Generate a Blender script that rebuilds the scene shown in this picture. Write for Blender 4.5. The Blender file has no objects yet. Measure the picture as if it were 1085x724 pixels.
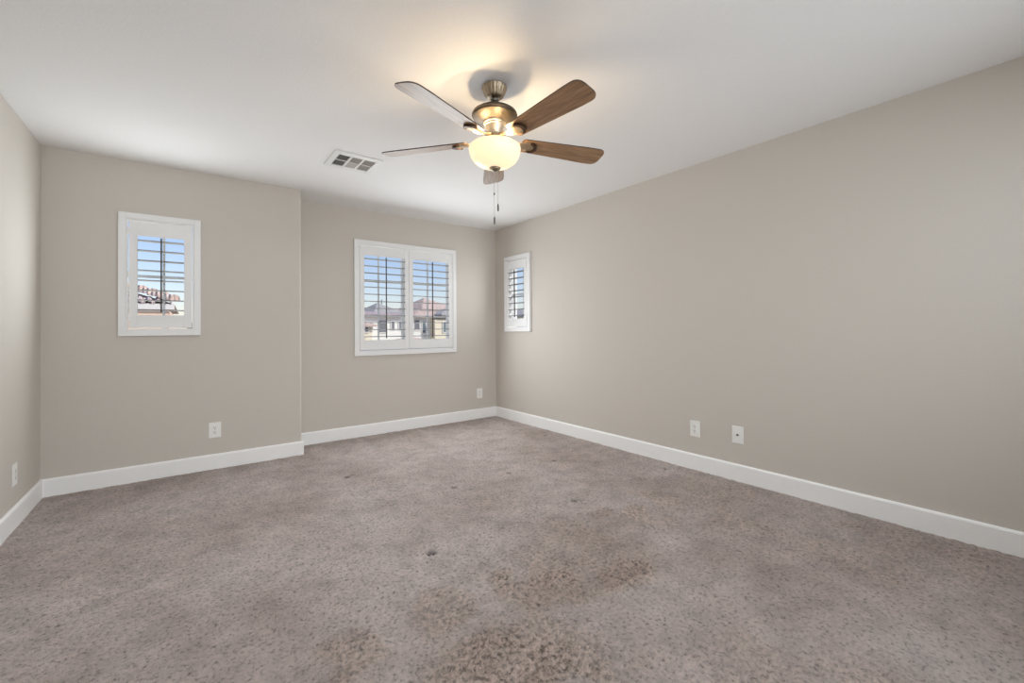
import bpy, bmesh, math, random
import numpy as np
from mathutils import Vector, Matrix

random.seed(4)
scene = bpy.context.scene
COL = scene.collection
PI = math.pi

# ------------------------------------------------------------------ camera
cam_data = bpy.data.cameras.new('camera')
cam = bpy.data.objects.new('camera', cam_data)
COL.objects.link(cam)
yaw, pitch, roll = 0.644923, 0.01083716, -0.00842061
fw = Vector((math.sin(yaw) * math.cos(pitch), math.cos(yaw) * math.cos(pitch), math.sin(pitch)))
r0 = Vector((math.cos(yaw), -math.sin(yaw), 0))
u0 = r0.cross(fw)
rv = r0 * math.cos(roll) + u0 * math.sin(roll)
uv = -r0 * math.sin(roll) + u0 * math.cos(roll)
m = Matrix((rv, uv, -fw)).transposed().to_4x4()
m.translation = Vector((-3.25267, -4.68227, 1.12851))
cam.matrix_world = m
cam_data.sensor_width = 36
cam_data.lens = 36 * 456.92 / 1085
cam_data.shift_y = -(362 - 344.53) / 1085
cam_data.clip_start = 0.05
cam_data.clip_end = 400
scene.camera = cam

# ------------------------------------------------------------------ view, sky, sun, large lights
scene.view_settings.view_transform = 'Standard'
scene.view_settings.look = 'None'
scene.view_settings.gamma = 1
scene.view_settings.use_curve_mapping = False
scene.view_settings.exposure = 0.10
scene.cycles.max_bounces = 12
scene.cycles.diffuse_bounces = 8
scene.cycles.transparent_max_bounces = 16
scene.cycles.use_denoising = True
scene.cycles.caustics_reflective = False
scene.cycles.caustics_refractive = False

SUN_EL, SUN_AZ = math.radians(42), math.radians(135)      # azimuth from +Y clockwise: behind the camera, to the right
world = bpy.data.worlds.new('sky')
scene.world = world
world.use_nodes = True
wn = world.node_tree
bg = wn.nodes['Background']
sky = wn.nodes.new('ShaderNodeTexSky')
sky.sky_type = 'NISHITA'
sky.sun_disc = False
sky.sun_elevation = SUN_EL
sky.sun_rotation = SUN_AZ
sky.air_density = 1.0
sky.dust_density = 0.7
sky.ozone_density = 1.6
tint = wn.nodes.new('ShaderNodeMix'); tint.data_type = 'RGBA'; tint.blend_type = 'MULTIPLY'
tint.inputs[0].default_value = 1
tint.inputs[7].default_value = (1.0, 0.90, 0.98, 1)
wn.links.new(sky.outputs[0], tint.inputs[6])
wn.links.new(tint.outputs[2], bg.inputs[0])
bg.inputs[1].default_value = 0.16

sd = bpy.data.lights.new('sun', 'SUN')
sd.energy = 3.9
sd.angle = 0.009
sd.color = (1, 0.95, 0.88)
sun = bpy.data.objects.new('sun', sd)
COL.objects.link(sun)
sdir = Vector((math.sin(SUN_AZ) * math.cos(SUN_EL), math.cos(SUN_AZ) * math.cos(SUN_EL), math.sin(SUN_EL)))
sun.rotation_euler = sdir.to_track_quat('Z', 'Y').to_euler()
sun.location = (0, -10, 20)


def area(name, loc, target, sx, sy, power, color):
    d = bpy.data.lights.new(name, 'AREA')
    d.shape = 'RECTANGLE'; d.size = sx; d.size_y = sy
    d.energy = power; d.color = color
    o = bpy.data.objects.new(name, d)
    COL.objects.link(o)
    o.location = loc
    o.rotation_euler = (Vector(target) - Vector(loc)).to_track_quat('-Z', 'Y').to_euler()
    return o


# unseen fill lamps added before the solid rear wall to brighten the room
P_UP, P_DOWN, P_W1, P_W2, P_W3, P_FAN = 16.0, 49.0, 8.2, 23.0, 3.0, 3.2
COOL = (0.88, 0.95, 1.0)


def spread(o, deg):
    o.data.spread = math.radians(deg)


spread(area('rear_fill_low', (-2.2, -5.60, 0.55), (-2.9, -1.5, 2.44), 3.4, 0.8, P_UP, COOL), 120)
spread(area('rear_fill_high', (-2.2, -5.60, 2.0), (-2.4, -1.4, 0.0), 3.6, 0.7, P_DOWN, COOL), 120)
# daylight arriving through the three shuttered windows
DAY = (0.92, 0.975, 1.0)
area('window_daylight_small', (-3.417, -0.42, 1.60), (-3.40, -2.4, 1.75), 0.30, 0.62, P_W1, DAY)
area('window_daylight_wide', (-1.222, -0.14, 1.27), (-1.22, -2.4, 0.95), 1.0, 0.78, P_W2, DAY)
area('window_daylight_narrow', (-0.085, -0.487, 1.60), (-2.4, -0.6, 1.75), 0.30, 0.62, P_W3, DAY)

area('outdoor_fill', (-2.0, 3.6, -1.4), (-2.0, 2.4, 0.6), 9.0, 4.0, 350.0, (1.0, 0.99, 0.97))  # added upward fill lamp outside to brighten the reveals; no paving there

# ------------------------------------------------------------------ dimensions
H = 2.44
LX = -4.0666                # left wall face
BX, BY = -2.4128, -0.3334   # corner of the projecting part of the back wall
REAR = -5.65
WT = 0.16                   # wall thickness
BH, BT = 0.1208, 0.0145     # baseboard


# ------------------------------------------------------------------ materials
def new_mat(name):
    mt = bpy.data.materials.new(name)
    mt.use_nodes = True
    nt = mt.node_tree
    return mt, nt, nt.nodes['Principled BSDF']


def noise(nt, scale, detail=4, rough=0.55, coord=None, dim='3D'):
    n = nt.nodes.new('ShaderNodeTexNoise')
    n.inputs['Scale'].default_value = scale
    n.inputs['Detail'].default_value = detail
    n.inputs['Roughness'].default_value = rough
    if coord: nt.links.new(coord, n.inputs['Vector'])
    return n


def ramp(nt, src, stops):
    r = nt.nodes.new('ShaderNodeValToRGB')
    while len(r.color_ramp.elements) < len(stops): r.color_ramp.elements.new(0.5)
    for e, (p, c) in zip(r.color_ramp.elements, stops):
        e.position = p; e.color = (c[0], c[1], c[2], 1)
    nt.links.new(src, r.inputs[0])
    return r


def bump(nt, b, src, strength, dist):
    n = nt.nodes.new('ShaderNodeBump')
    n.inputs['Strength'].default_value = strength
    n.inputs['Distance'].default_value = dist
    nt.links.new(src, n.inputs['Height'])
    nt.links.new(n.outputs[0], b.inputs['Normal'])
    return n


def mat_plain(name, col, rough=0.5, metal=0.0, var=0.03, scale=30.0, bstr=0.0, bdist=0.001, coat=0.0):
    mt, nt, b = new_mat(name)
    tc = nt.nodes.new('ShaderNodeTexCoord')
    n = noise(nt, scale, 3, 0.5, tc.outputs['Object'])
    lo = tuple(c * (1 - var) for c in col); hi = tuple(min(1, c * (1 + var)) for c in col)
    r = ramp(nt, n.outputs['Fac'], [(0.3, lo), (0.7, hi)])
    nt.links.new(r.outputs[0], b.inputs['Base Color'])
    b.inputs['Roughness'].default_value = rough
    b.inputs['Metallic'].default_value = metal
    b.inputs['Coat Weight'].default_value = coat
    if bstr: bump(nt, b, n.outputs['Fac'], bstr, bdist)
    return mt


M = {}
M['wall'] = mat_plain('wall_paint', (0.595, 0.556, 0.507), 0.85, var=0.012, scale=110, bstr=0.25, bdist=0.002)
M['ceiling'] = mat_plain('ceiling_paint', (0.84, 0.84, 0.84), 0.9, var=0.01, scale=80, bstr=0.3, bdist=0.002)
M['trim'] = mat_plain('trim_paint', (0.92, 0.92, 0.915), 0.45, var=0.01, scale=20)
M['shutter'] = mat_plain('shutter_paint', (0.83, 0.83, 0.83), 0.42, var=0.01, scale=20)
M['louver'] = mat_plain('louver_paint_shaded', (0.24, 0.25, 0.265), 0.45, var=0.01, scale=20)  # white louvers darkened: backlit shade put into the paint colour
M['rod'] = mat_plain('tilt_rod_dark', (0.035, 0.027, 0.02), 0.4, var=0.1)
M['vinyl'] = mat_plain('window_vinyl', (0.66, 0.68, 0.68), 0.4, var=0.01)
M['sill_white'] = mat_plain('reveal_white', (0.85, 0.85, 0.84), 0.6, var=0.01)
M['plate'] = mat_plain('wall_plate_plastic', (0.86, 0.855, 0.83), 0.35, var=0.01)
M['slot'] = mat_plain('slot_dark', (0.05, 0.05, 0.05), 0.6)
M['screw'] = mat_plain('screw_metal', (0.5, 0.5, 0.48), 0.35, metal=0.8)
M['vent'] = mat_plain('vent_enamel', (0.78, 0.78, 0.77), 0.5, var=0.01)
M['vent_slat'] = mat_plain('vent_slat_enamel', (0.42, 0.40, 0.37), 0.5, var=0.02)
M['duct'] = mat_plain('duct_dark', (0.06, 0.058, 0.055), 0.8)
M['chain'] = mat_plain('chain_metal', (0.45, 0.43, 0.4), 0.4, metal=0.7)
M['fob'] = mat_plain('fob_metal', (0.12, 0.11, 0.10), 0.4, metal=0.6)


def mat_brushed(name, col, rough):
    mt, nt, b = new_mat(name)
    tc = nt.nodes.new('ShaderNodeTexCoord')
    mp = nt.nodes.new('ShaderNodeMapping')
    mp.inputs['Scale'].default_value = (20, 20, 400)
    nt.links.new(tc.outputs['Object'], mp.inputs['Vector'])
    n = noise(nt, 3, 4, 0.6, mp.outputs[0])
    r = ramp(nt, n.outputs['Fac'], [(0.3, tuple(c * 0.82 for c in col)), (0.7, col)])
    nt.links.new(r.outputs[0], b.inputs['Base Color'])
    b.inputs['Metallic'].default_value = 1.0
    b.inputs['Roughness'].default_value = rough
    bump(nt, b, n.outputs['Fac'], 0.08, 0.001)
    return mt


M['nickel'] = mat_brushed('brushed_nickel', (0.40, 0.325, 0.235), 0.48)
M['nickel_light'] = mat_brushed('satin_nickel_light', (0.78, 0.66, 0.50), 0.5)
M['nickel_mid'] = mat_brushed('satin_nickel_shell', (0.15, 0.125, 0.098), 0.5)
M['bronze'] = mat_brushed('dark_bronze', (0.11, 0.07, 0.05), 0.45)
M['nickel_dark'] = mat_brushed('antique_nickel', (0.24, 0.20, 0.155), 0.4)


def mat_wood():
    mt, nt, b = new_mat('walnut_blade')
    tc = nt.nodes.new('ShaderNodeTexCoord')
    mp = nt.nodes.new('ShaderNodeMapping')
    mp.inputs['Scale'].default_value = (1.6, 16, 16)
    nt.links.new(tc.outputs['Object'], mp.inputs['Vector'])
    n = noise(nt, 3.0, 6, 0.65, mp.outputs[0])
    n.inputs['Distortion'].default_value = 0.6
    r = ramp(nt, n.outputs['Fac'], [(0.28, (0.13, 0.068, 0.032)), (0.5, (0.27, 0.148, 0.07)), (0.75, (0.42, 0.25, 0.13))])
    nt.links.new(r.outputs[0], b.inputs['Base Color'])
    b.inputs['Roughness'].default_value = 0.42
    b.inputs['Coat Weight'].default_value = 0.22
    b.inputs['Coat Roughness'].default_value = 0.3
    b.inputs['Specular IOR Level'].default_value = 0.45
    bump(nt, b, n.outputs['Fac'], 0.1, 0.001)
    return mt


M['wood'] = mat_wood()
M['blade_edge'] = mat_plain('blade_edge_dark', (0.05, 0.03, 0.018), 0.5)


def mat_bowl():
    mt, nt, b = new_mat('alabaster_glass')
    out = nt.nodes['Material Output']
    tc = nt.nodes.new('ShaderNodeTexCoord')
    n = noise(nt, 9, 4, 0.6, tc.outputs['Object'])
    r = ramp(nt, n.outputs['Fac'], [(0.3, (1.0, 0.80, 0.52)), (0.7, (1.0, 0.87, 0.64))])
    b.inputs['Base Color'].default_value = (0.55, 0.5, 0.4, 1)
    b.inputs['Roughness'].default_value = 0.25
    nt.links.new(r.outputs[0], b.inputs['Emission Color'])
    b.inputs['Emission Strength'].default_value = 0.66
    tr = nt.nodes.new('ShaderNodeBsdfTranslucent')
    tr.inputs[0].default_value = (1.0, 0.85, 0.6, 1)
    mx = nt.nodes.new('ShaderNodeMixShader')
    mx.inputs[0].default_value = 0.12
    nt.links.new(b.outputs[0], mx.inputs[1]); nt.links.new(tr.outputs[0], mx.inputs[2])
    nt.links.new(mx.outputs[0], out.inputs['Surface'])
    return mt


M['bowl'] = mat_bowl()


def mat_glass():
    mt, nt, b = new_mat('window_glass')
    out = nt.nodes['Material Output']
    nt.nodes.remove(b)
    t = nt.nodes.new('ShaderNodeBsdfTransparent'); t.inputs[0].default_value = (0.97, 0.985, 0.98, 1)
    g = nt.nodes.new('ShaderNodeBsdfGlossy'); g.inputs['Roughness'].default_value = 0.3
    mx = nt.nodes.new('ShaderNodeMixShader')
    mx.inputs[0].default_value = 0.003
    nt.links.new(t.outputs[0], mx.inputs[1]); nt.links.new(g.outputs[0], mx.inputs[2])
    nt.links.new(mx.outputs[0], out.inputs['Surface'])
    return mt


M['glass'] = mat_glass()


def mat_carpet():
    mt, nt, b = new_mat('carpet_pile')
    tc = nt.nodes.new('ShaderNodeTexCoord')
    P = tc.outputs['Object']
    at = nt.nodes.new('ShaderNodeAttribute'); at.attribute_name = 'coarse'
    big = noise(nt, 1.1, 4, 0.6, P)
    mid = noise(nt, 7, 4, 0.65, P)
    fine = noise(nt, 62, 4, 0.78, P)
    vf = noise(nt, 300, 2, 0.7, P)
    c1 = ramp(nt, big.outputs['Fac'], [(0.34, (0.64, 0.52, 0.475)), (0.5, (0.76, 0.645, 0.60)), (0.66, (0.88, 0.77, 0.735))])
    c2 = ramp(nt, mid.outputs['Fac'], [(0.3, (0.78, 0.775, 0.77)), (0.52, (1.0, 1.0, 1.0)), (0.7, (1.10, 1.10, 1.105))])
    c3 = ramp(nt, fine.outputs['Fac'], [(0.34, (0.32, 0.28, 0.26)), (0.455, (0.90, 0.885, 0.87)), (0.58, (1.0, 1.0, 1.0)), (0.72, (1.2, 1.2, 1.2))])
    c4 = ramp(nt, at.outputs['Fac'], [(0.0, (1.05, 1.05, 1.06)), (1.0, (0.97, 0.94, 0.91))])

    def mul(a, c):
        x = nt.nodes.new('ShaderNodeMix'); x.data_type = 'RGBA'; x.blend_type = 'MULTIPLY'
        x.inputs[0].default_value = 1
        nt.links.new(a, x.inputs[6]); nt.links.new(c, x.inputs[7])
        return x.outputs[2]
    a2 = nt.nodes.new('ShaderNodeAttribute'); a2.attribute_name = 'dent_shade'
    c5 = ramp(nt, a2.outputs['Fac'], [(0.0, (1, 1, 1)), (1.0, (0.16, 0.13, 0.12))])  # shade inside the furniture dents, painted into the carpet colour
    a3 = nt.nodes.new('ShaderNodeAttribute'); a3.attribute_name = 'nap'
    c6 = ramp(nt, a3.outputs['Fac'], [(0.0, (0.80, 0.775, 0.75)), (0.72, (1.02, 1.02, 1.02)), (1.0, (1.10, 1.105, 1.11))])
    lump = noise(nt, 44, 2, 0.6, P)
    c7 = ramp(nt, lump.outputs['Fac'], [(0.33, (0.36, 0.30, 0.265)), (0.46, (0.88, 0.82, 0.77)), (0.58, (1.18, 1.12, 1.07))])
    gate = nt.nodes.new('ShaderNodeMix'); gate.data_type = 'RGBA'
    nt.links.new(at.outputs['Fac'], gate.inputs[0])
    gate.inputs[6].default_value = (1, 1, 1, 1)
    nt.links.new(c7.outputs[0], gate.inputs[7])
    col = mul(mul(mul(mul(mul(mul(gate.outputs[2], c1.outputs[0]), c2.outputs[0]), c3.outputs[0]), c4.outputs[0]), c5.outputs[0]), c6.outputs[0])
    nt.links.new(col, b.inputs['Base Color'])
    b.inputs['Roughness'].default_value = 0.95
    b.inputs['Specular IOR Level'].default_value = 0.1
    b.inputs['Sheen Weight'].default_value = 0.25
    b.inputs['Sheen Roughness'].default_value = 0.6
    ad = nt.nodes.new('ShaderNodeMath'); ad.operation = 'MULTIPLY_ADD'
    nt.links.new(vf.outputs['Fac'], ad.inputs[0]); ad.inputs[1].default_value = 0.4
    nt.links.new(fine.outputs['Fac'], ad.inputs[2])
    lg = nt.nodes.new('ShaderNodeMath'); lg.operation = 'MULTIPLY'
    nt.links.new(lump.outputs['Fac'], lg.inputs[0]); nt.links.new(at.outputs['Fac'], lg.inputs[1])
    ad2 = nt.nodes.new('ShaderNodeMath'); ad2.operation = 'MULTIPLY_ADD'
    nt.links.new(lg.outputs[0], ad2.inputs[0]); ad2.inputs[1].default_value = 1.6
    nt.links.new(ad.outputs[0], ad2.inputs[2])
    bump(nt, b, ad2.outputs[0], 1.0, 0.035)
    return mt


M['carpet'] = mat_carpet()


def mat_tiles(name, cols, sx=3.5, sy=2.6):
    mt, nt, b = new_mat(name)
    tc = nt.nodes.new('ShaderNodeTexCoord')
    n = noise(nt, 3.5, 5, 0.7, tc.outputs['Object'])
    r = ramp(nt, n.outputs['Fac'], [(0.3, cols[0]), (0.5, cols[1]), (0.72, cols[2])])
    nt.links.new(r.outputs[0], b.inputs['Base Color'])
    w = nt.nodes.new('ShaderNodeTexWave'); w.inputs['Scale'].default_value = sx
    nt.links.new(tc.outputs['Object'], w.inputs['Vector'])
    bump(nt, b, w.outputs['Fac'], 0.8, 0.05)
    b.inputs['Roughness'].default_value = 0.9
    return mt


M['tile_red'] = mat_tiles('clay_tile_red', [(0.44, 0.32, 0.28), (0.64, 0.49, 0.43), (0.82, 0.71, 0.65)])
M['tile_mauve'] = mat_tiles('clay_tile_mauve', [(0.30, 0.24, 0.26), (0.48, 0.39, 0.40), (0.74, 0.66, 0.63)])
M['tile_grey'] = mat_tiles('clay_tile_grey', [(0.34, 0.33, 0.33), (0.46, 0.44, 0.44), (0.6, 0.57, 0.56)])
M['stucco_white'] = mat_plain('stucco_white', (0.78, 0.77, 0.72), 0.9, var=0.04, scale=6, bstr=0.4, bdist=0.01)
M['stucco_cream'] = mat_plain('stucco_cream', (0.74, 0.67, 0.52), 0.9, var=0.04, scale=6, bstr=0.4, bdist=0.01)
M['stucco_peach'] = mat_plain('stucco_peach', (0.74, 0.56, 0.44), 0.9, var=0.04, scale=6, bstr=0.4, bdist=0.01)
M['fascia'] = mat_plain('fascia_white', (0.70, 0.68, 0.66), 0.7, var=0.03)
M['house_glass'] = mat_plain('house_window_glass', (0.16, 0.20, 0.22), 0.15, var=0.1)
M['house_shutter'] = mat_plain('house_shutter_dark', (0.17, 0.17, 0.19), 0.6, var=0.1)
M['foliage'] = mat_plain('foliage', (0.36, 0.42, 0.24), 0.8, var=0.35, scale=5)
M['bark'] = mat_plain('bark', (0.20, 0.15, 0.11), 0.9, var=0.3, scale=15)
M['ground'] = mat_plain('desert_ground', (0.42, 0.37, 0.30), 0.95, var=0.1, scale=1.0)


# ------------------------------------------------------------------ mesh helpers
def box(bm, x0, x1, y0, y1, z0, z1):
    vs = [bm.verts.new((x, y, z)) for x in (x0, x1) for y in (y0, y1) for z in (z0, z1)]
    for f in ((0, 1, 3, 2), (4, 6, 7, 5), (0, 4, 5, 1), (2, 3, 7, 6), (0, 2, 6, 4), (1, 5, 7, 3)):
        bm.faces.new([vs[i] for i in f])
    return vs


def prism(bm, pts, z0, z1):
    a = [bm.verts.new((x, y, z0)) for x, y in pts]
    c = [bm.verts.new((x, y, z1)) for x, y in pts]
    n = len(pts)
    bm.faces.new(a[::-1]); bm.faces.new(c)
    for i in range(n):
        bm.faces.new((a[i], a[(i + 1) % n], c[(i + 1) % n], c[i]))
    return a + c


def lathe(bm, prof, n=48, cap=True, flute=None):
    rings = []
    for r, z in prof:
        rings.append([bm.verts.new((max(r, 1e-4) * (flute(2 * PI * k / n, z) if flute else 1) * math.cos(2 * PI * k / n),
                                    max(r, 1e-4) * (flute(2 * PI * k / n, z) if flute else 1) * math.sin(2 * PI * k / n), z)) for k in range(n)])
    for a, c in zip(rings, rings[1:]):
        for k in range(n):
            bm.faces.new((a[k], a[(k + 1) % n], c[(k + 1) % n], c[k]))
    if cap:
        bm.faces.new(rings[0][::-1]); bm.faces.new(rings[-1])


def obj(name, bm, mat, parent=None, smooth=False, bevel=0.0, loc=None, mat2=None):
    bmesh.ops.recalc_face_normals(bm, faces=bm.faces)
    me = bpy.data.meshes.new(name)
    bm.to_mesh(me); bm.free()
    me.materials.append(mat)
    if mat2: me.materials.append(mat2)
    if smooth:
        me.polygons.foreach_set('use_smooth', [True] * len(me.polygons))
        me.set_sharp_from_angle(angle=math.radians(34))
    o = bpy.data.objects.new(name, me)
    COL.objects.link(o)
    if parent: o.parent = parent
    if loc: o.location = loc
    if bevel:
        b = o.modifiers.new('bevel', 'BEVEL'); b.width = bevel; b.segments = 2; b.limit_method = 'ANGLE'
    return o


def tag(o, label=None, cat=None, group=None, kind=None):
    if label: o['label'] = label
    if cat: o['category'] = cat
    if group: o['group'] = group
    if kind: o['kind'] = kind
    return o


def empty(name, loc, rz=0.0):
    o = bpy.data.objects.new(name, None)
    COL.objects.link(o)
    o.location = loc; o.rotation_euler = (0, 0, rz)
    o.empty_display_size = 0.1
    return o


def struct(name, bm, mat, **k):
    return tag(obj(name, bm, mat, **k), kind='structure')


# ------------------------------------------------------------------ room shell
# floor: a real relief of carpet pile, with furniture dents and an old crease
def value_noise(nx, ny, cell, res, seed):
    rng = np.random.default_rng(seed)
    gx, gy = int(nx * res / cell) + 3, int(ny * res / cell) + 3
    g = rng.random((gx, gy))
    x = np.arange(nx) * res / cell; y = np.arange(ny) * res / cell
    xi, yi = x.astype(int), y.astype(int)
    fx, fy = x - xi, y - yi
    fx = fx * fx * (3 - 2 * fx); fy = fy * fy * (3 - 2 * fy)
    a = g[np.ix_(xi, yi)]; b_ = g[np.ix_(xi + 1, yi)]; c = g[np.ix_(xi, yi + 1)]; d = g[np.ix_(xi + 1, yi + 1)]
    fx = fx[:, None]; fy = fy[None, :]
    return a * (1 - fx) * (1 - fy) + b_ * fx * (1 - fy) + c * (1 - fx) * fy + d * fx * fy


def sstep(v, a, b_):
    t = np.clip((v - a) / (b_ - a), 0, 1)
    return t * t * (3 - 2 * t)


def build_floor():
    res = 0.0095
    x0, y0 = LX - 0.01, REAR - 0.01
    nx, ny = int((0.02 - x0) / res) + 2, int((0.02 - y0) / res) + 2
    X = x0 + np.arange(nx)[:, None] * res + np.zeros((1, ny))
    Y = y0 + np.arange(ny)[None, :] * res + np.zeros((nx, 1))
    big = 0.6 * value_noise(nx, ny, 0.42, res, 1) + 0.4 * value_noise(nx, ny, 0.16, res, 2)
    coarse = sstep(big, 0.42, 0.72)
    # trampled patches where the tufts stand apart
    spots = ((-2.42, -3.10, 0.16, 0.13), (-2.32, -3.48, 0.26, 0.20), (-2.77, -3.14, 0.12, 0.11), (-1.67, -3.40, 0.20, 0.10),
             (-1.05, -2.98, 0.16, 0.08), (-2.02, -3.25, 0.22, 0.16), (-1.20, -2.88, 0.10, 0.06), (-3.05, -3.35, 0.10, 0.10), (-2.1, -3.05, 0.08, 0.05))
    near = np.zeros_like(X)
    wob = (value_noise(nx, ny, 0.12, res, 15) - 0.5) * 0.9
    for px, py, rx, ry in spots:
        near = np.maximum(near, 1 - sstep(np.sqrt(((X - px) / rx) ** 2 + ((Y - py) / ry) ** 2) + wob, 0.7, 1.35))
    zone = sstep(-Y + wob * 0.15, 2.60, 2.95) * sstep(X + wob * 0.1, -2.75, -2.35)
    coarse = np.clip(coarse * (0.16 + 0.25 * zone) + 0.85 * near * (0.55 + 0.45 * big), 0, 1)
    coarse *= 0.75 + 0.5 * value_noise(nx, ny, 0.07, res, 12)
    tuft = value_noise(nx, ny, 0.026, res, 3) * 0.6 + value_noise(nx, ny, 0.015, res, 4) * 0.4
    tuft = 1 - np.abs(2 * tuft - 1) ** 0.8
    Z = (tuft - 0.5) * (0.005 + 0.018 * coarse) + (value_noise(nx, ny, 0.3, res, 5) - 0.5) * 0.004
    Z -= 0.004
    dent_shade = np.zeros_like(X)
    # pile brushed both ways by the vacuum along the back walls
    tri = np.abs(((X * 2.6 + value_noise(nx, ny, 0.5, res, 8) * 0.8) % 1.0) - 0.5) * 2
    dist = np.clip((-Y - 0.1) / 0.75, 0, 1)
    nap = 0.72 - 0.55 * sstep(tri - dist * 0.9, 0.0, 0.16) * (1 - dist) + 0.25 * (value_noise(nx, ny, 0.22, res, 9) - 0.5)
    nap = nap - 0.36 * zone + 0.22 * sstep(np.sin(X * 15 + Y * 3 + wob * 3), 0.3, 0.9) * sstep(-X, 2.5, 2.9) * sstep(-Y, 1.0, 1.5)
    nap = np.clip(nap, 0, 1)
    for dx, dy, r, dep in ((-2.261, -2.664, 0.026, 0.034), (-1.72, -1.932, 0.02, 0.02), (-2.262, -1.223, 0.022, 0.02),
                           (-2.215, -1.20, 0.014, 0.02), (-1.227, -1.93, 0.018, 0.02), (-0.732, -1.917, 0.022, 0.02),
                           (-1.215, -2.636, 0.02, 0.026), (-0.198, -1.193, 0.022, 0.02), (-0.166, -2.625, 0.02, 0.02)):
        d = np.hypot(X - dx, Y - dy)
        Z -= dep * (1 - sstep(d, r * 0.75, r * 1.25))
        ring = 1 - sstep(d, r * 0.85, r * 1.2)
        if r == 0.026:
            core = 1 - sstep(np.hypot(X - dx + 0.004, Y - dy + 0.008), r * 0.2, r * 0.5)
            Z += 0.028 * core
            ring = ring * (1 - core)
        dent_shade = np.maximum(dent_shade, ring)
    # old crease near the left wall
    ax, ay, bx, by = -3.95, -1.42, -3.62, -1.27
    L = math.hypot(bx - ax, by - ay); ux, uy = (bx - ax) / L, (by - ay) / L
    s = (X - ax) * ux + (Y - ay) * uy; t = -(X - ax) * uy + (Y - ay) * ux
    Z -= 0.007 * np.exp(-(t / 0.008) ** 2) * (s > 0) * (s < L)
    co = np.stack([X, Y, Z], -1).reshape(-1, 3)
    i = np.arange(nx - 1)[:, None] * ny + np.arange(ny - 1)[None, :]
    f = np.stack([i, i + ny, i + ny + 1, i + 1], -1).reshape(-1, 4)
    me = bpy.data.meshes.new('floor')
    me.vertices.add(len(co)); me.vertices.foreach_set('co', co.ravel())
    me.loops.add(f.size); me.loops.foreach_set('vertex_index', f.ravel().astype(np.int32))
    me.polygons.add(len(f))
    me.polygons.foreach_set('loop_start', np.arange(0, f.size, 4, dtype=np.int32))
    me.polygons.foreach_set('use_smooth', np.ones(len(f), bool))
    a = me.attributes.new('coarse', 'FLOAT', 'POINT')
    a.data.foreach_set('value', coarse.ravel().astype(np.float32))
    for nm, arr in (('dent_shade', dent_shade), ('nap', nap)):
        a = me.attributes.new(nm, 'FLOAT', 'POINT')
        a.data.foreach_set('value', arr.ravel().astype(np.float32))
    me.update(); me.validate()
    me.materials.append(M['carpet'])
    o = bpy.data.objects.new('floor', me)
    COL.objects.link(o)
    tag(o, kind='structure')


build_floor()

bm = bmesh.new(); box(bm, LX - WT, WT, REAR - WT, WT, H, H + 0.12)
struct('ceiling', bm, M['ceiling'])


def wall_with_hole(bm, w0, w1, t0, t1, hole=None, along='x'):
    def bb(a0, a1, z0, z1):
        if along == 'x': box(bm, a0, a1, t0, t1, z0, z1)
        else: box(bm, t0, t1, a0, a1, z0, z1)
    if not hole:
        bb(w0, w1, -0.1, H); return
    h0, h1, hz0, hz1 = hole
    bb(w0, h0, -0.1, H); bb(h1, w1, -0.1, H); bb(h0, h1, -0.1, hz0); bb(h0, h1, hz1, H)


# openings behind the shutters, as world intervals
W1 = (-3.6675, -3.168, 1.105, 2.0385)      # shutter outer frame: x0, x1, z0, z1
W2 = (-1.838, -0.606, 0.861, 2.110)
W3 = (-0.742, -0.232, 1.105, 2.045)        # y0, y1, z0, z1


def hole(w, i=0.022): return (w[0] + i, w[1] - i, w[2] + i, w[3] - i)


bm = bmesh.new()
wall_with_hole(bm, LX - WT, BX - 0.13, BY, BY + WT, hole(W1))
R = 0.019
pts = [(BX - 0.13, BY), (BX - R, BY)]
pts += [(BX - R + R * math.sin(a), BY + R - R * math.cos(a)) for a in [PI / 2 * k / 6 for k in range(1, 6)]]
pts += [(BX, BY + R), (BX, WT), (BX - 0.13, WT)]
prism(bm, pts, -0.1, H)
struct('wall_projecting', bm, M['wall'])
bm = bmesh.new(); wall_with_hole(bm, BX, 0, 0, WT, hole(W2, 0.042)); struct('wall_back', bm, M['wall'])
bm = bmesh.new(); wall_with_hole(bm, REAR - WT, WT, 0, WT, hole(W3), 'y'); struct('wall_right', bm, M['wall'])
bm = bmesh.new(); wall_with_hole(bm, REAR - WT, BY, LX - WT, LX, None, 'y'); struct('wall_left', bm, M['wall'])
bm = bmesh.new(); wall_with_hole(bm, LX, 0, REAR - WT, REAR, None); struct('wall_rear', bm, M['wall'])


def baseboard(name, pts_in, n_in):
    """profile swept along a polyline of wall-face points; n_in[i] = offset direction at each point"""
    bm = bmesh.new()
    prof = [(0, -0.03), (BT, -0.03), (BT, BH - 0.012), (BT * 0.75, BH - 0.004), (BT * 0.4, BH), (0, BH)]
    rings = [[bm.verts.new((p[0] + n[0] * d, p[1] + n[1] * d, z)) for d, z in prof] for p, n in zip(pts_in, n_in)]
    for a, c in zip(rings, rings[1:]):
        for k in range(len(prof)):
            bm.faces.new((a[k], a[(k + 1) % len(prof)], c[(k + 1) % len(prof)], c[k]))
    bm.faces.new(rings[0]); bm.faces.new(rings[-1])
    struct(name, bm, M['trim'])


baseboard('baseboard_left', [(LX, REAR), (LX, BY)], [(1, 0), (1, -1)])
baseboard('baseboard_projecting', [(LX, BY), (BX, BY), (BX, 0)], [(1, -1), (1, -1), (1, -1)])
baseboard('baseboard_back', [(BX, 0), (0, 0)], [(1, -1), (-1, -1)])
baseboard('baseboard_right', [(0, 0), (0, REAR)], [(-1, -1), (-1, 0)])


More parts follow.
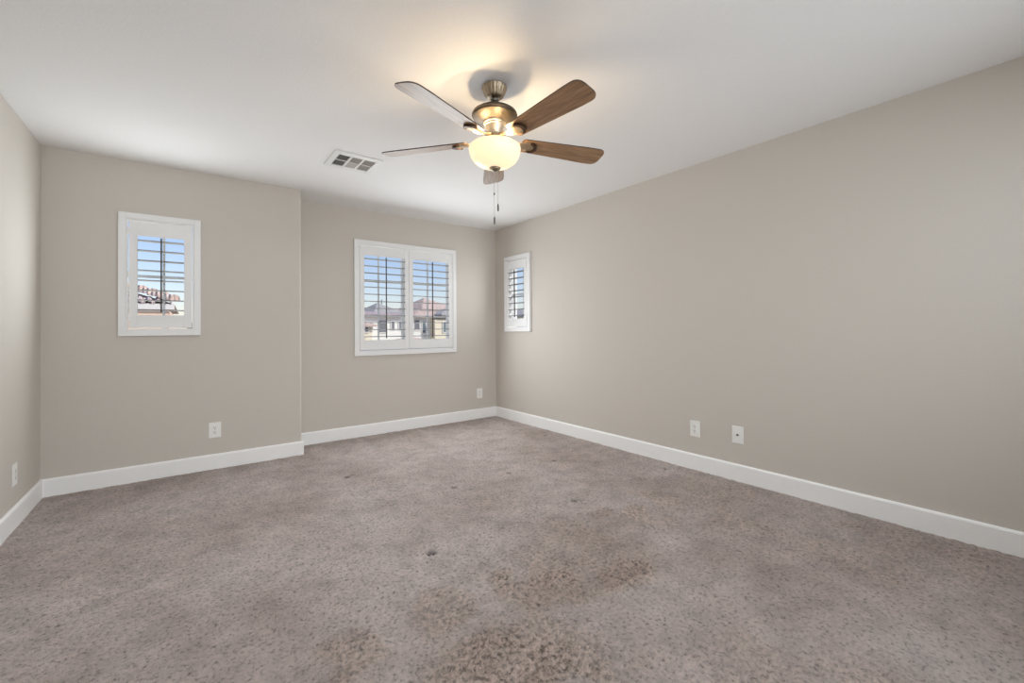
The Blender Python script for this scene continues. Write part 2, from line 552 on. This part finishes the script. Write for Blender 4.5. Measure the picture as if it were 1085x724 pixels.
# ------------------------------------------------------------------ windows (local: x along the wall seen from inside, y outwards, z up)
def make_window(name, loc, rz, w, h, vbars, hbars, stile=None):
    """opening w x h, origin at its lower left corner on the inner wall face"""
    root = empty(name, loc, rz)
    tag(root, kind='structure')
    bm = bmesh.new()
    f = 0.012
    y0, y1 = 0.075, 0.135
    box(bm, 0, f, y0, y1, 0, h); box(bm, w - f, w, y0, y1, 0, h)
    box(bm, f, w - f, y0, y1, 0, f); box(bm, f, w - f, y0, y1, h - f, h)
    if stile: box(bm, stile[0], stile[1], y0 - 0.004, y1 - 0.01, f, h - f)
    o = obj('window_frame', bm, M['vinyl'], root, bevel=0.002); tag(o, kind='structure')
    bm = bmesh.new()
    for c, t in vbars: box(bm, c - t / 2, c + t / 2, 0.088, 0.104, f, h - f)
    o = obj('vertical_muntin', bm, M['vinyl'], root); tag(o, kind='structure')
    bm = bmesh.new()
    for c, t in hbars: box(bm, f, w - f, 0.087, 0.105, c - t / 2, c + t / 2)
    o = obj('horizontal_muntin', bm, M['vinyl'], root); tag(o, kind='structure')
    bm = bmesh.new(); box(bm, f, w - f, 0.0945, 0.0985, f, h - f)
    o = obj('window_pane', bm, M['glass'], root); tag(o, kind='structure')
    # painted reveal lining the opening
    bm = bmesh.new()
    t = 0.004
    box(bm, -0.001, t, 0.001, WT - 0.002, 0, h); box(bm, w - t, w + 0.001, 0.001, WT - 0.002, 0, h)
    box(bm, t, w - t, 0.001, WT - 0.002, -0.001, t); box(bm, t, w - t, 0.001, WT - 0.002, h - t, h + 0.001)
    o = obj('reveal', bm, M['sill_white'], root); tag(o, kind='structure')
    return root


h1 = hole(W1); w_, hh = h1[1] - h1[0], h1[3] - h1[2]
make_window('window_1', (h1[0], BY, h1[2]), 0, w_, hh, [(w_ / 2 + 0.014, 0.016)], [(hh / 2, 0.022)])
h2 = hole(W2, 0.042); w_, hh = h2[1] - h2[0], h2[3] - h2[2]
make_window('window_2', (h2[0], 0, h2[2]), 0, w_, hh, [(-1.537 - h2[0], 0.014), (-0.935 - h2[0], 0.014)],
            [(hh / 3, 0.014), (hh * 2 / 3, 0.018)], (-1.262 - h2[0], -1.205 - h2[0]))
h3 = hole(W3); w_, hh = h3[1] - h3[0], h3[3] - h3[2]
make_window('window_3', (0, h3[1], h3[2]), -PI / 2, w_, hh, [(w_ / 2, 0.012)], [(hh / 2, 0.022)])


# ------------------------------------------------------------------ plantation shutters
def make_shutter(loc, rz, w, h, panels, nl, hinge_sides, label, fr=0.056, stile=0.05, top=0.105, bot=0.098, gaps=(0.001, 0.001)):
    root = empty('plantation_shutter', loc, rz)
    tag(root, label, 'window shutter', 'white window shutters')
    F = -0.028                                     # front face of the frame
    bm = bmesh.new()
    fo = fr - 0.0015
    # moulded frame: two steps on every side
    for (a0, a1, ya) in ((0, fo * 0.8, F), (fo * 0.8, fo, F + 0.005)):
        vs = [(a0, a0, w - a0, h - a0), (a1, a1, w - a1, h - a1)]
        x0, z0, x1, z1 = vs[0]; X0, Z0, X1, Z1 = vs[1]
        box(bm, x0, X0, ya, -0.0005, z0, z1); box(bm, X1, x1, ya, -0.0005, z0, z1)
        box(bm, X0, X1, ya, -0.0005, Z1, z1); box(bm, X0, X1, ya, -0.0005, z0, Z0)
    obj('frame', bm, M['shutter'], root, bevel=0.0015)
    gap = 0.0045
    gl, gr = gaps
    px0, px1 = fr + gl, w - fr - gr
    pw = (px1 - px0 - (panels - 1) * 0.003) / panels
    pz0, pz1 = fr + gap, h - fr - gap
    ph = pz1 - pz0
    for k in range(panels):
        x0 = px0 + k * (pw + 0.003)
        bm = bmesh.new()
        ya, yb = F + 0.004, F + 0.030
        box(bm, 0, stile, ya, yb, 0, ph); box(bm, pw - stile, pw, ya, yb, 0, ph)
        box(bm, stile, pw - stile, ya + 0.0015, yb - 0.0015, ph - top, ph)
        box(bm, stile, pw - stile, ya + 0.0015, yb - 0.0015, 0, bot)
        pan = obj('panel', bm, M['shutter'], root, bevel=0.0012, loc=(x0, 0, pz0))
        ymid = (ya + yb) / 2
        op = ph - top - bot
        sp = op / nl
        lv = None
        for j in range(nl):
            zc = bot + sp * (j + 0.5)
            if lv is None:
                b2 = bmesh.new()
                n = 10; D, T = 0.038, 0.0052
                pts = [(D * math.cos(2 * PI * q / (2 * n)), T * math.sin(2 * PI * q / (2 * n)) * (1 if True else 0)) for q in range(2 * n)]
                xs = (stile + 0.0015, pw - stile - 0.0015)
                ra = [b2.verts.new((xs[0], y, z)) for y, z in pts]
                rb = [b2.verts.new((xs[1], y, z)) for y, z in pts]
                for q in range(2 * n):
                    b2.faces.new((ra[q], ra[(q + 1) % (2 * n)], rb[(q + 1) % (2 * n)], rb[q]))
                b2.faces.new(ra); b2.faces.new(rb)
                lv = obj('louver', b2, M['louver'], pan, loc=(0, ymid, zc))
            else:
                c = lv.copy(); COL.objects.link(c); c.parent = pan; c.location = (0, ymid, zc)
        # tilt rod clipped to the front edges of the louvers, with its staples
        bm = bmesh.new()
        xr = pw / 2
        zr0, zr1 = bot + sp * 0.25, bot + op - sp * 0.22
        box(bm, xr - 0.005, xr + 0.005, ymid - 0.051, ymid - 0.0405, zr0, zr1)
        for j in range(nl):
            zc = bot + sp * (j + 0.5)
            box(bm, xr - 0.0015, xr + 0.0015, ymid - 0.041, ymid - 0.0365, zc - 0.002, zc + 0.002)
        r = obj('tilt_rod', bm, M['rod'], pan, bevel=0.001)
        r['label'] = 'thin dark tilt rod'
        # hinges
        side = hinge_sides[k]
        xh = -gap / 2 if side < 0 else pw + gap / 2
        for zc in (ph * 0.10, ph * 0.5, ph * 0.90):
            bm = bmesh.new()
            box(bm, xh - 0.006, xh + 0.006, F - 0.0015, F + 0.004, zc - 0.022, zc + 0.022)
            lathe(bm, [(0.0032, -0.024), (0.0032, 0.024)], 10)
            for v in bm.verts[-20:]: v.co += Vector((xh, F - 0.002, zc))
            obj('hinge', bm, M['shutter'], pan)
    return root


make_shutter((W1[0], BY, W1[2]), 0, W1[1] - W1[0], W1[3] - W1[2], 1, 8, (-1,),
             'small white louvered shutter on the projecting wall, near the left corner', gaps=(0.005, 0.001))
make_shutter((W2[0], 0, W2[2]), 0, W2[1] - W2[0], W2[3] - W2[2], 2, 12, (-1, 1),
             'wide white shutter with two louvered panels on the back wall', stile=0.05, top=0.10, bot=0.105)
make_shutter((0, W3[1], W3[2]), -PI / 2, W3[1] - W3[0], W3[3] - W3[2], 1, 8, (1,),
             'narrow white louvered shutter on the long right wall beside the corner')


# ------------------------------------------------------------------ wall plates (local: -y into the room)
def make_outlet(loc, rz, label, kind='outlet'):
    root = empty('wall_outlet' if kind == 'outlet' else 'coaxial_wall_plate', loc, rz)
    tag(root, label, 'outlet' if kind == 'outlet' else 'cable outlet', 'wall outlets' if kind == 'outlet' else None)
    bm = bmesh.new(); box(bm, -0.042, 0.042, -0.006, -0.0003, -0.0635, 0.0635)
    obj('plate', bm, M['plate'], root, bevel=0.0025)
    if kind == 'outlet':
        for zc in (0.0195, -0.0195):
            bm = bmesh.new()
            pts = []
            for q in range(24):
                a = 2 * PI * q / 24
                pts.append((0.0172 * math.cos(a), max(-0.0142, min(0.0142, 0.0172 * math.sin(a)))))
            a_ = [bm.verts.new((x, -0.0085, z)) for x, z in pts]; b_ = [bm.verts.new((x, -0.005, z)) for x, z in pts]
            bm.faces.new(a_); bm.faces.new(b_)
            for q in range(24): bm.faces.new((a_[q], a_[(q + 1) % 24], b_[(q + 1) % 24], b_[q]))
            rc = obj('receptacle', bm, M['plate'], root, loc=(0, 0, zc))
            bm = bmesh.new()
            box(bm, -0.0082, -0.0052, -0.0088, -0.0080, -0.001, 0.009)
            box(bm, 0.0052, 0.0082, -0.0088, -0.0080, 0.000, 0.008)
            lathe(bm, [(0.0034, 0), (0.0034, 0.001)], 12)
            for v in list(bm.verts)[-24:]:
                v.co = Vector((v.co.x, -0.0088 + v.co.z, v.co.y - 0.0075))
            obj('slot', bm, M['slot'], rc)
        sc = [0.0]
    else:
        bm = bmesh.new()
        lathe(bm, [(0.0075, 0.005), (0.0075, 0.0085), (0.005, 0.0085), (0.005, 0.016)], 6, True)
        for v in bm.verts: v.co = Vector((v.co.x, -v.co.z, v.co.y))
        j = obj('coaxial_jack', bm, M['slot'], root)
        sc = [0.043, -0.043]
    for z in sc:
        bm = bmesh.new(); lathe(bm, [(0.0034, 0.0055), (0.0034, 0.0068), (0.002, 0.0075)], 12)
        for v in bm.verts: v.co = Vector((v.co.x, -v.co.z, v.co.y + z))
        obj('screw', bm, M['screw'] if kind == 'outlet' else M['plate'], root)


make_outlet((-3.0723, BY, 0.3185), 0, 'white wall outlet on the projecting wall, below and right of the small shutter')
make_outlet((-0.2623, 0, 0.3175), 0, 'small white wall outlet on the back wall near the far right corner')
make_outlet((0, -2.791, 0.3225), -PI / 2, 'white double wall outlet on the right wall, left of the cable plate')
make_outlet((LX, -0.9, 0.304), PI / 2, 'white wall outlet on the left wall by the edge of the picture')
make_outlet((0, -3.127, 0.3365), -PI / 2, 'white wall plate with one dark cable jack on the right wall', 'coax')

# ------------------------------------------------------------------ ceiling vent
vent = empty('ceiling_vent', (-2.222, -1.283, H))
tag(vent, 'white six-cell air supply register flush in the ceiling', 'air vent')
VW, VD = 0.178, 0.172
bm = bmesh.new()
ax, ay = 0.136, 0.112
zt, zb = -0.0005, -0.009
box(bm, -VW, -ax, -VD, VD, zb, zt); box(bm, ax, VW, -VD, VD, zb, zt)
box(bm, -ax, ax, -VD, -ay, zb, zt); box(bm, -ax, ax, ay, VD, zb, zt)
cw = 2 * ax / 3
for x in (-ax + cw, ax - cw): box(bm, x - 0.008, x + 0.008, -ay, ay, zb, zt)
box(bm, -ax, ax, -0.005, 0.005, zb, zt)
obj('frame', bm, M['vent'], vent, bevel=0.003)
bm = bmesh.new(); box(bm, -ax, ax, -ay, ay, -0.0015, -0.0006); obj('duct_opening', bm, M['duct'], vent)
for ci in range(3):
    for ri in range(2):
        xa = -ax + ci * cw + (0.008 if ci else 0); xb = -ax + (ci + 1) * cw - (0.008 if ci < 2 else 0)
        ya, yb = (-ay, -0.005) if ri == 0 else (0.005, ay)
        bm = bmesh.new()
        if ci == 1:      # slats along x, deflecting forwards
            n = 8
            for k in range(n):
                yc = ya + (yb - ya) * (k + 0.5) / n
                vs = box(bm, xa, xb, -0.0065, 0.0065, -0.0004, 0.0004)
                mt_ = Matrix.Translation((0, yc, -0.006)) @ Matrix.Rotation(math.radians(-18 if ri else -34), 4, 'X')
                for v in vs: v.co = mt_ @ v.co
        else:
            n = 6
            for k in range(n):
                xc = xa + (xb - xa) * (k + 0.5) / n
                vs = box(bm, -0.0055, 0.0055, ya, yb, -0.0004, 0.0004)
                mt_ = Matrix.Translation((xc, 0, -0.006)) @ Matrix.Rotation(math.radians(-40 if ci == 0 else 40), 4, 'Y')
                for v in vs: v.co = mt_ @ v.co
        obj('slat_panel', bm, M['vent_slat'], vent)

# ------------------------------------------------------------------ ceiling fan
FX, FY = -1.930, -2.7835
fan = empty('ceiling_fan', (FX, FY, H))
tag(fan, 'five-blade brown wood ceiling fan with lit cream glass bowl hanging from the ceiling', 'ceiling fan')


def fz(prof): return [(r, z - H) for r, z in prof]


bm = bmesh.new()
lathe(bm, fz([(0.020, H - 0.0005), (0.064, H - 0.0005), (0.068, 2.434), (0.066, 2.426), (0.060, 2.41), (0.048, 2.388), (0.041, 2.380), (0.030, 2.376), (0.014, 2.376)]), 96,
      flute=lambda a, z: 1 + (0.028 * math.cos(20 * a) if -0.062 < z < -0.010 else 0))
obj('canopy', bm, M['nickel'], fan, True)
bm = bmesh.new(); lathe(bm, fz([(0.0130, 2.380), (0.0130, 2.318)]), 24); obj('downrod', bm, M['nickel_dark'], fan, True)
bm = bmesh.new(); lathe(bm, fz([(0.014, 2.372), (0.024, 2.368), (0.022, 2.358), (0.013, 2.352)]), 24); obj('hanger_ball', bm, M['fob'], fan, True)
bm = bmesh.new()
lathe(bm, fz([(0.013, 2.332), (0.045, 2.328), (0.075, 2.320), (0.100, 2.308), (0.117, 2.296), (0.1225, 2.286), (0.1225, 2.281),
              (0.1175, 2.278), (0.117, 2.275), (0.119, 2.272), (0.110, 2.266), (0.092, 2.258), (0.072, 2.250), (0.060, 2.246), (0.04, 2.245)]), 64)
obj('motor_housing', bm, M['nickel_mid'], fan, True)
bm = bmesh.new()
lathe(bm, fz([(0.04, 2.2465), (0.059, 2.2455), (0.059, 2.238), (0.055, 2.236), (0.054, 2.228), (0.050, 2.226), (0.046, 2.206), (0.041, 2.192), (0.040, 2.182),
              (0.046, 2.178), (0.046, 2.172), (0.02, 2.170)]), 64)
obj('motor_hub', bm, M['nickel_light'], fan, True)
bm = bmesh.new()
lathe(bm, fz([(0.03, 2.172), (0.055, 2.168), (0.060, 2.160), (0.060, 2.132), (0.057, 2.126), (0.02, 2.124)]), 48)
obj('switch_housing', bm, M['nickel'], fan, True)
for k in range(6):
    a = 2 * PI * k / 6 + 0.35
    bm = bmesh.new()
    lathe(bm, [(0.0035, 0.058), (0.0035, 0.0625)], 10)
    for v in bm.verts:
        x, y, z = v.co
        v.co = Vector((z * math.cos(a) - x * math.sin(a), z * math.sin(a) + x * math.cos(a), y + 2.146 - H))
    obj('vent_hole', bm, M['slot'], fan)
# centre rod holding the bowl
bm = bmesh.new(); lathe(bm, fz([(0.006, 2.126), (0.006, 2.0)]), 16); obj('bowl_rod', bm, M['nickel_dark'], fan, True)
bm = bmesh.new()
outer = [(0.133, 2.114), (0.1375, 2.110), (0.1390, 2.100), (0.1365, 2.080), (0.129, 2.058), (0.114, 2.035), (0.09, 2.017), (0.06, 2.006), (0.03, 2.001), (0.008, 2.0)]
inner = [(max(r - 0.004, 0.008), z + 0.004) for r, z in outer[::-1]]
lathe(bm, fz(outer + inner), 72, cap=False)
obj('light_bowl', bm, M['bowl'], fan, True)['label'] = 'glowing cream alabaster glass bowl'
bm = bmesh.new(); lathe(bm, fz([(0.006, 2.004), (0.028, 2.003), (0.031, 1.998), (0.027, 1.991), (0.016, 1.987), (0.010, 1.981), (0.0, 1.978)]), 32)
obj('finial', bm, M['nickel'], fan, True)
for k, (dx, dy, zt, zb_) in enumerate(((-0.002, 0.006, 1.992, 1.737), (0.012, -0.009, 1.992, 1.806))):
    bm = bmesh.new()
    z = zt
    lathe(bm, [(0.0007, zt - H), (0.0007, zb_ - H)], 6)
    while z > zb_:
        bmesh.ops.create_icosphere(bm, subdivisions=1, radius=0.0014, matrix=Matrix.Translation((0, 0, z - H)))
        z -= 0.0036
    ch = obj('pull_chain', bm, M['chain'], fan, loc=(dx, dy, 0))
    bm = bmesh.new()
    lathe(bm, [(0.001, zb_ - H + 0.002), (0.0035, zb_ - H - 0.002), (0.0045, zb_ - H - 0.010), (0.0045, zb_ - H - 0.034), (0.003, zb_ - H - 0.040), (0.0005, zb_ - H - 0.041)], 14)
    obj('fob', bm, M['fob'], ch, True)
    if k == 0:
        bm = bmesh.new(); lathe(bm, [(0.001, 1.868 - H), (0.0038, 1.865 - H), (0.0038, 1.857 - H), (0.001, 1.854 - H)], 12)
        obj('connector', bm, M['fob'], ch, True)


def blade_mesh():
    bm = bmesh.new()
    top = []
    r0_, r1_ = 0.150, 0.6622
    n = 14
    def half(r):
        t = (r - r0_) / (r1_ - r0_)
        return 0.052 + 0.018 * min(1, t * 1.15)
    # root, rounded corners
    outline = []
    for k in range(6):
        a = PI / 2 * k / 5
        outline.append((r0_ + 0.02 * (1 - math.sin(a)), (half(r0_) - 0.02) + 0.02 * math.cos(a)))
    outline = outline[::-1]                   # from root centre-ish to side
    for k in range(1, 10): outline.append((r0_ + 0.02 + (0.590 - r0_) * k / 10, half(r0_ + 0.5 * k / 10)))
    hw = half(0.6)
    for k in range(n + 1):                    # broad rounded tip
        a = PI / 2 * k / n
        c, s = math.cos(a) ** 0.55, math.sin(a) ** 0.85
        outline.append((0.612 + (r1_ - 0.612) * s, hw * c))
    up = outline
    low = [(x, -y) for x, y in outline[::-1] if y > 1e-5]
    pts = up + low
    prism(bm, pts, -0.003, 0.003)
    return bm


def iron_mesh():
    bm = bmesh.new()
    # arm: swept strip from the hub down to the blade and a widening pad with a rounded end, all below the blade
    sec = [(0.040, 0.014, 0.026), (0.070, 0.013, 0.022), (0.105, 0.016, 0.006), (0.135, 0.024, -0.003), (0.165, 0.031, -0.004),
           (0.195, 0.034, -0.004), (0.215, 0.031, -0.004), (0.228, 0.020, -0.004), (0.232, 0.006, -0.004)]
    rings = []
    for r, hw, z in sec:
        t = 0.005
        rings.append([bm.verts.new(p) for p in ((r, -hw, z - t * 0.4), (r, -hw * 0.55, z - t * 1.7), (r, hw * 0.55, z - t * 1.7), (r, hw, z - t * 0.4), (r, hw, z), (r, -hw, z))])
    for a, c in zip(rings, rings[1:]):
        for k in range(6): bm.faces.new((a[k], a[(k + 1) % 6], c[(k + 1) % 6], c[k]))
    bm.faces.new(rings[0]); bm.faces.new(rings[-1])
    return bm


def crescent_mesh():
    bm = bmesh.new()
    n = 16
    o_, i_ = [], []
    for k in range(n + 1):
        a = -PI * 0.42 + PI * 0.84 * k / n
        o_.append((0.196 + 0.048 * math.cos(a), 0.041 * math.sin(a)))
        i_.append((0.186 + 0.036 * math.cos(a), 0.034 * math.sin(a)))
    prism(bm, o_ + i_[::-1], -0.016, -0.003)
    return bm


BZ = 2.146 - H
ph0 = math.radians(-159.84)
b_mesh = i_mesh = c_mesh = None
PITCH = math.radians(-13)
first = None
for k in range(5):
    if first is None:
        bl = obj('blade', blade_mesh(), M['wood'], fan, mat2=M['blade_edge'])
        for p in bl.data.polygons:
            if abs(p.normal.z) < 0.5: p.material_index = 1
        ir = obj('blade_iron', iron_mesh(), M['nickel'], bl, bevel=0.0015)
        cr = obj('iron_rim', crescent_mesh(), M['bronze'], bl, bevel=0.001)
        ir.rotation_euler = (-PITCH * 0.0, 0, 0)
        first = (bl, ir, cr)
    else:
        bl = first[0].copy(); COL.objects.link(bl); bl.parent = fan
        for s in first[1:]:
            c = s.copy(); COL.objects.link(c); c.parent = bl
    bl.location = (0, 0, BZ)
    bl.rotation_euler = (Matrix.Rotation(ph0 + k * 2 * PI / 5, 3, 'Z') @ Matrix.Rotation(PITCH, 3, 'X')).to_euler()

# bulbs in the open-topped bowl
for k, a in enumerate((0.5, 0.5 + 2 * PI / 3, 0.5 + 4 * PI / 3)):
    d = bpy.data.lights.new('fan_bulb_light', 'POINT')
    d.energy = P_FAN; d.color = (1.0, 0.74, 0.44); d.shadow_soft_size = 0.014
    o = bpy.data.objects.new('fan_bulb_light', d); COL.objects.link(o)
    o.location = (FX + 0.098 * math.cos(a), FY + 0.098 * math.sin(a), 2.107)

# ------------------------------------------------------------------ outside
bm = bmesh.new(); box(bm, -80, 120, 0.4, 160, -3.2, -3.0)
struct('ground', bm, M['ground'])


def hip_roof(bm, x0, x1, y0, y1, z0, z1, ov=0.4, ridge=0.5):
    """solid hip roof with a fascia band; ridge runs along x, set in from both ends by `ridge` of the depth"""
    x0 -= ov; x1 += ov; y0 -= ov; y1 += ov
    ym = (y0 + y1) / 2; d = (y1 - y0) * ridge
    if x0 + d > x1 - d: d = (x1 - x0) / 2 - 0.01
    b_ = [bm.verts.new(p) for p in ((x0, y0, z0), (x1, y0, z0), (x1, y1, z0), (x0, y1, z0))]
    c = [bm.verts.new(p) for p in ((x0, y0, z0 + .14), (x1, y0, z0 + .14), (x1, y1, z0 + .14), (x0, y1, z0 + .14))]
    r = [bm.verts.new(p) for p in ((x0 + d, ym, z1), (x1 - d, ym, z1))]
    bm.faces.new(b_[::-1])
    for k in range(4): bm.faces.new((b_[k], b_[(k + 1) % 4], c[(k + 1) % 4], c[k]))
    bm.faces.new((c[0], c[1], r[1], r[0])); bm.faces.new((c[1], c[2], r[1])); bm.faces.new((c[2], c[3], r[0], r[1])); bm.faces.new((c[3], c[0], r[0]))


def house_window(root, x0, x1, z0, z1, y, mat='house_glass'):
    bm = bmesh.new()
    t = 0.09
    box(bm, x0 - t, x0, y - 0.07, y, z0 - t, z1 + t); box(bm, x1, x1 + t, y - 0.07, y, z0 - t, z1 + t)
    box(bm, x0, x1, y - 0.07, y, z1, z1 + t); box(bm, x0, x1, y - 0.07, y, z0 - t, z0)
    f = obj('window', bm, M['fascia'], root)
    bm = bmesh.new(); box(bm, x0, x1, y - 0.04, y, z0, z1); obj('pane', bm, M[mat], f)


def tile_courses(root, x0, x1, y, z, mat, n):
    """row of barrel tile ends along an eave"""
    bm = bmesh.new()
    w = (x1 - x0) / n
    for k in range(n):
        xc = x0 + w * (k + 0.5)
        pts = [(w * 0.42 * math.cos(PI * q / 8), w * 0.42 * math.sin(PI * q / 8)) for q in range(9)]
        pts += [(w * 0.30 * math.cos(PI * q / 8), w * 0.30 * math.sin(PI * q / 8)) for q in range(8, -1, -1)]
        a = [bm.verts.new((xc + px, y, z + pz)) for px, pz in pts]
        c = [bm.verts.new((xc + px, y + 0.5, z + pz + 0.13)) for px, pz in pts]
        m_ = len(pts)
        for q in range(m_): bm.faces.new((a[q], a[(q + 1) % m_], c[(q + 1) % m_], c[q]))
        for q in range(8):
            bm.faces.new((a[q], a[q + 1], a[m_ - 2 - q], a[m_ - 1 - q]))
    obj('tile_course', bm, mat, root, True)


# neighbour seen through the small shutter: peach wall, white eave, stepped clay tiles
hA = empty('neighbour_house', (-6.5, 9, -3)); tag(hA, 'near house with peach stucco and stepped clay tiles, seen through the leftmost shutter', 'house')
o3 = Vector((6.5, -9, 3))
bm = bmesh.new(); box(bm, -12, -3.62, 9.06, 16, -3, 1.70)
for v in bm.verts: v.co += o3
obj('wall', bm, M['stucco_peach'], hA)
bm = bmesh.new(); box(bm, -12.3, -3.52, 8.98, 9.3, 1.70, 1.84)
for v in bm.verts: v.co += o3
obj('fascia', bm, M['fascia'], hA)
bm = bmesh.new()
a = [bm.verts.new(Vector(p) + o3) for p in ((-12.3, 9.0, 1.84), (-3.52, 9.0, 1.84), (-3.52, 16.3, 1.84), (-12.3, 16.3, 1.84))]
c = [bm.verts.new(Vector(p) + o3) for p in ((-7.2, 12.6, 3.2), (-7.0, 12.6, 3.2))]
bm.faces.new(a[::-1]); bm.faces.new((a[0], a[1], c[1], c[0])); bm.faces.new((a[1], a[2], c[1])); bm.faces.new((a[2], a[3], c[0], c[1])); bm.faces.new((a[3], a[0], c[0]))
rfA = obj('roof', bm, M['tile_red'], hA)
bm = bmesh.new()
tile_courses(hA, -12.3 + 6.5, -3.55 + 6.5, -0.04, 4.84, M['tile_mauve'], 46)
# hip ridge caps stepping up to the left
bm = bmesh.new()
p0, p1 = Vector((-3.52, 9.0, 1.89)) + o3, Vector((-7.0, 12.6, 3.26)) + o3
for k in range(16):
    t0, t1 = k / 16, (k + 1.15) / 16
    q0, q1 = p0.lerp(p1, t0), p0.lerp(p1, t1)
    d = (q1 - q0).normalized(); sd_ = d.cross(Vector((0, 0, 1))).normalized(); up_ = sd_.cross(d)
    ra, rb = [], []
    for q in range(9):
        an = PI * q / 8
        off = sd_ * 0.15 * math.cos(an) + up_ * 0.15 * math.sin(an)
        ra.append(bm.verts.new(q0 + off + up_ * 0.04)); rb.append(bm.verts.new(q1 + off * 0.8))
    for q in range(8): bm.faces.new((ra[q], ra[q + 1], rb[q + 1], rb[q]))
    bm.faces.new(ra); bm.faces.new(rb)
obj('ridge_caps', bm, M['tile_red'], hA, True)


def house(loc, label, parts):
    root = empty('house', loc); tag(root, label, 'house', 'houses across the street')
    L = Vector(loc)
    for kind, *a in parts:
        bm = bmesh.new()
        if kind == 'wall':
            box(bm, a[0], a[1], a[2], a[3], -3, a[4])
            for v in bm.verts: v.co -= L
            obj('wall', bm, M[a[5]], root)
        elif kind == 'roof':
            hip_roof(bm, *a[:6])
            for v in bm.verts: v.co -= L
            obj('roof', bm, M[a[6]], root)
        elif kind == 'win':
            bm.free()
            house_window(root, a[0] - L.x, a[1] - L.x, a[2] - L.z, a[3] - L.z, a[4] - L.y, a[5] if len(a) > 5 else 'house_glass')
        elif kind == 'pipe':
            lathe(bm, [(0.06, 0), (0.06, a[3])], 10)
            for v in bm.verts: v.co += Vector(a[:3]) - L
            obj('vent_pipe', bm, M['house_shutter'], root)


house((10, 35, -3), 'far white house with mauve tiled roof, seen through the wide shutter, left panel', [
    ('wall', 4.0, 13.55, 35, 42, 2.55, 'stucco_white'),
    ('roof', 4.0, 13.55, 35, 42, 2.50, 3.2, 'tile_mauve'),
    ('wall', 11.6, 14.0, 38, 45, 2.9, 'stucco_white'),
    ('roof', 11.9, 14.4, 38, 45, 2.85, 4.15, 'tile_grey'),
    ('wall', 6.5, 9.75, 33.2, 35, 1.55, 'stucco_cream'),
    ('roof', 6.5, 9.75, 33.2, 35, 1.5, 2.1, 'tile_red'),
    ('win', 11.05, 11.75, 1.0, 2.1, 35, 'house_shutter'),
    ('win', 12.25, 12.50, 1.3, 2.0, 35, 'house_shutter'), ('win', 13.0, 13.25, 1.3, 2.0, 35, 'house_shutter'),
    ('win', 9.9, 10.4, 1.2, 1.9, 35), ('win', 9.15, 9.40, 1.05, 1.45, 33.2, 'house_shutter'),
    ('pipe', 10.3, 37, 2.9, 0.8), ('pipe', 9.6, 37, 2.9, 0.6), ('pipe', 13.5, 41, 4.0, 0.5),
    ('wall', 12.2, 14.0, 32.0, 33.2, 0.1, 'stucco_cream'), ('roof', 12.2, 14.0, 32.0, 33.2, 0.15, 0.5, 'tile_red'),
])
house((16, 35, -3), 'far cream house with red hip roof, seen through the wide shutter, right panel', [
    ('wall', 14.3, 20.0, 35, 43, 2.45, 'stucco_white'),
    ('roof', 14.6, 20.5, 35, 43, 2.40, 3.9, 'tile_red'),
    ('wall', 16.3, 20.5, 34, 35, 2.2, 'stucco_cream'),
    ('roof', 16.5, 20.5, 37, 45, 3.2, 4.9, 'tile_red'),
    ('roof', 17.2, 20.5, 34, 38, 2.6, 3.5, 'tile_grey'),
    ('win', 14.55, 15.1, 1.2, 2.15, 35, 'house_shutter'), ('win', 15.4, 15.75, 0.9, 2.0, 35),
    ('win', 17.2, 17.7, 0.95, 1.95, 34), ('pipe', 16.5, 40, 4.0, 0.9),
])
house((16, 16, -3), 'far pale house with low roof, seen through the narrow right shutter', [
    ('wall', 14.0, 24.0, 13, 22, 2.0, 'stucco_white'),
    ('roof', 14.0, 24.0, 13, 22, 1.95, 3.1, 'tile_grey'),
])


def make_tree(loc, h, rad, label, seed):
    rnd = random.Random(seed)
    root = empty('tree', loc); tag(root, label, 'tree')
    bm = bmesh.new(); lathe(bm, [(0.16, 0), (0.12, h * 0.5), (0.06, h * 0.8)], 10)
    obj('trunk', bm, M['bark'], root)
    bm = bmesh.new()
    for k in range(2600):
        while True:
            p = Vector((rnd.uniform(-1, 1), rnd.uniform(-1, 1), rnd.uniform(-1, 1)))
            if 0.45 < p.length < 1 + 0.15 * math.sin(p.x * 9) * math.cos(p.z * 7): break
        c = Vector((p.x * rad, p.y * rad, h - rad * 0.8 + p.z * rad * 0.8))
        s = rnd.uniform(0.05, 0.11)
        q = Matrix.Rotation(rnd.uniform(0, 6.3), 3, 'Z') @ Matrix.Rotation(rnd.uniform(0, 3.1), 3, 'X')
        vs = [bm.verts.new(c + q @ Vector(v) * s) for v in ((-1, 0, 0), (0, -0.5, 0), (1, 0, 0), (0, 0.5, 0))]
        bm.faces.new(vs)
    obj('foliage', bm, M['foliage'], root)


make_tree((-2.3, 12.5, -3), 4.75, 1.0, 'pale green tree beyond the peach neighbour house', 3)
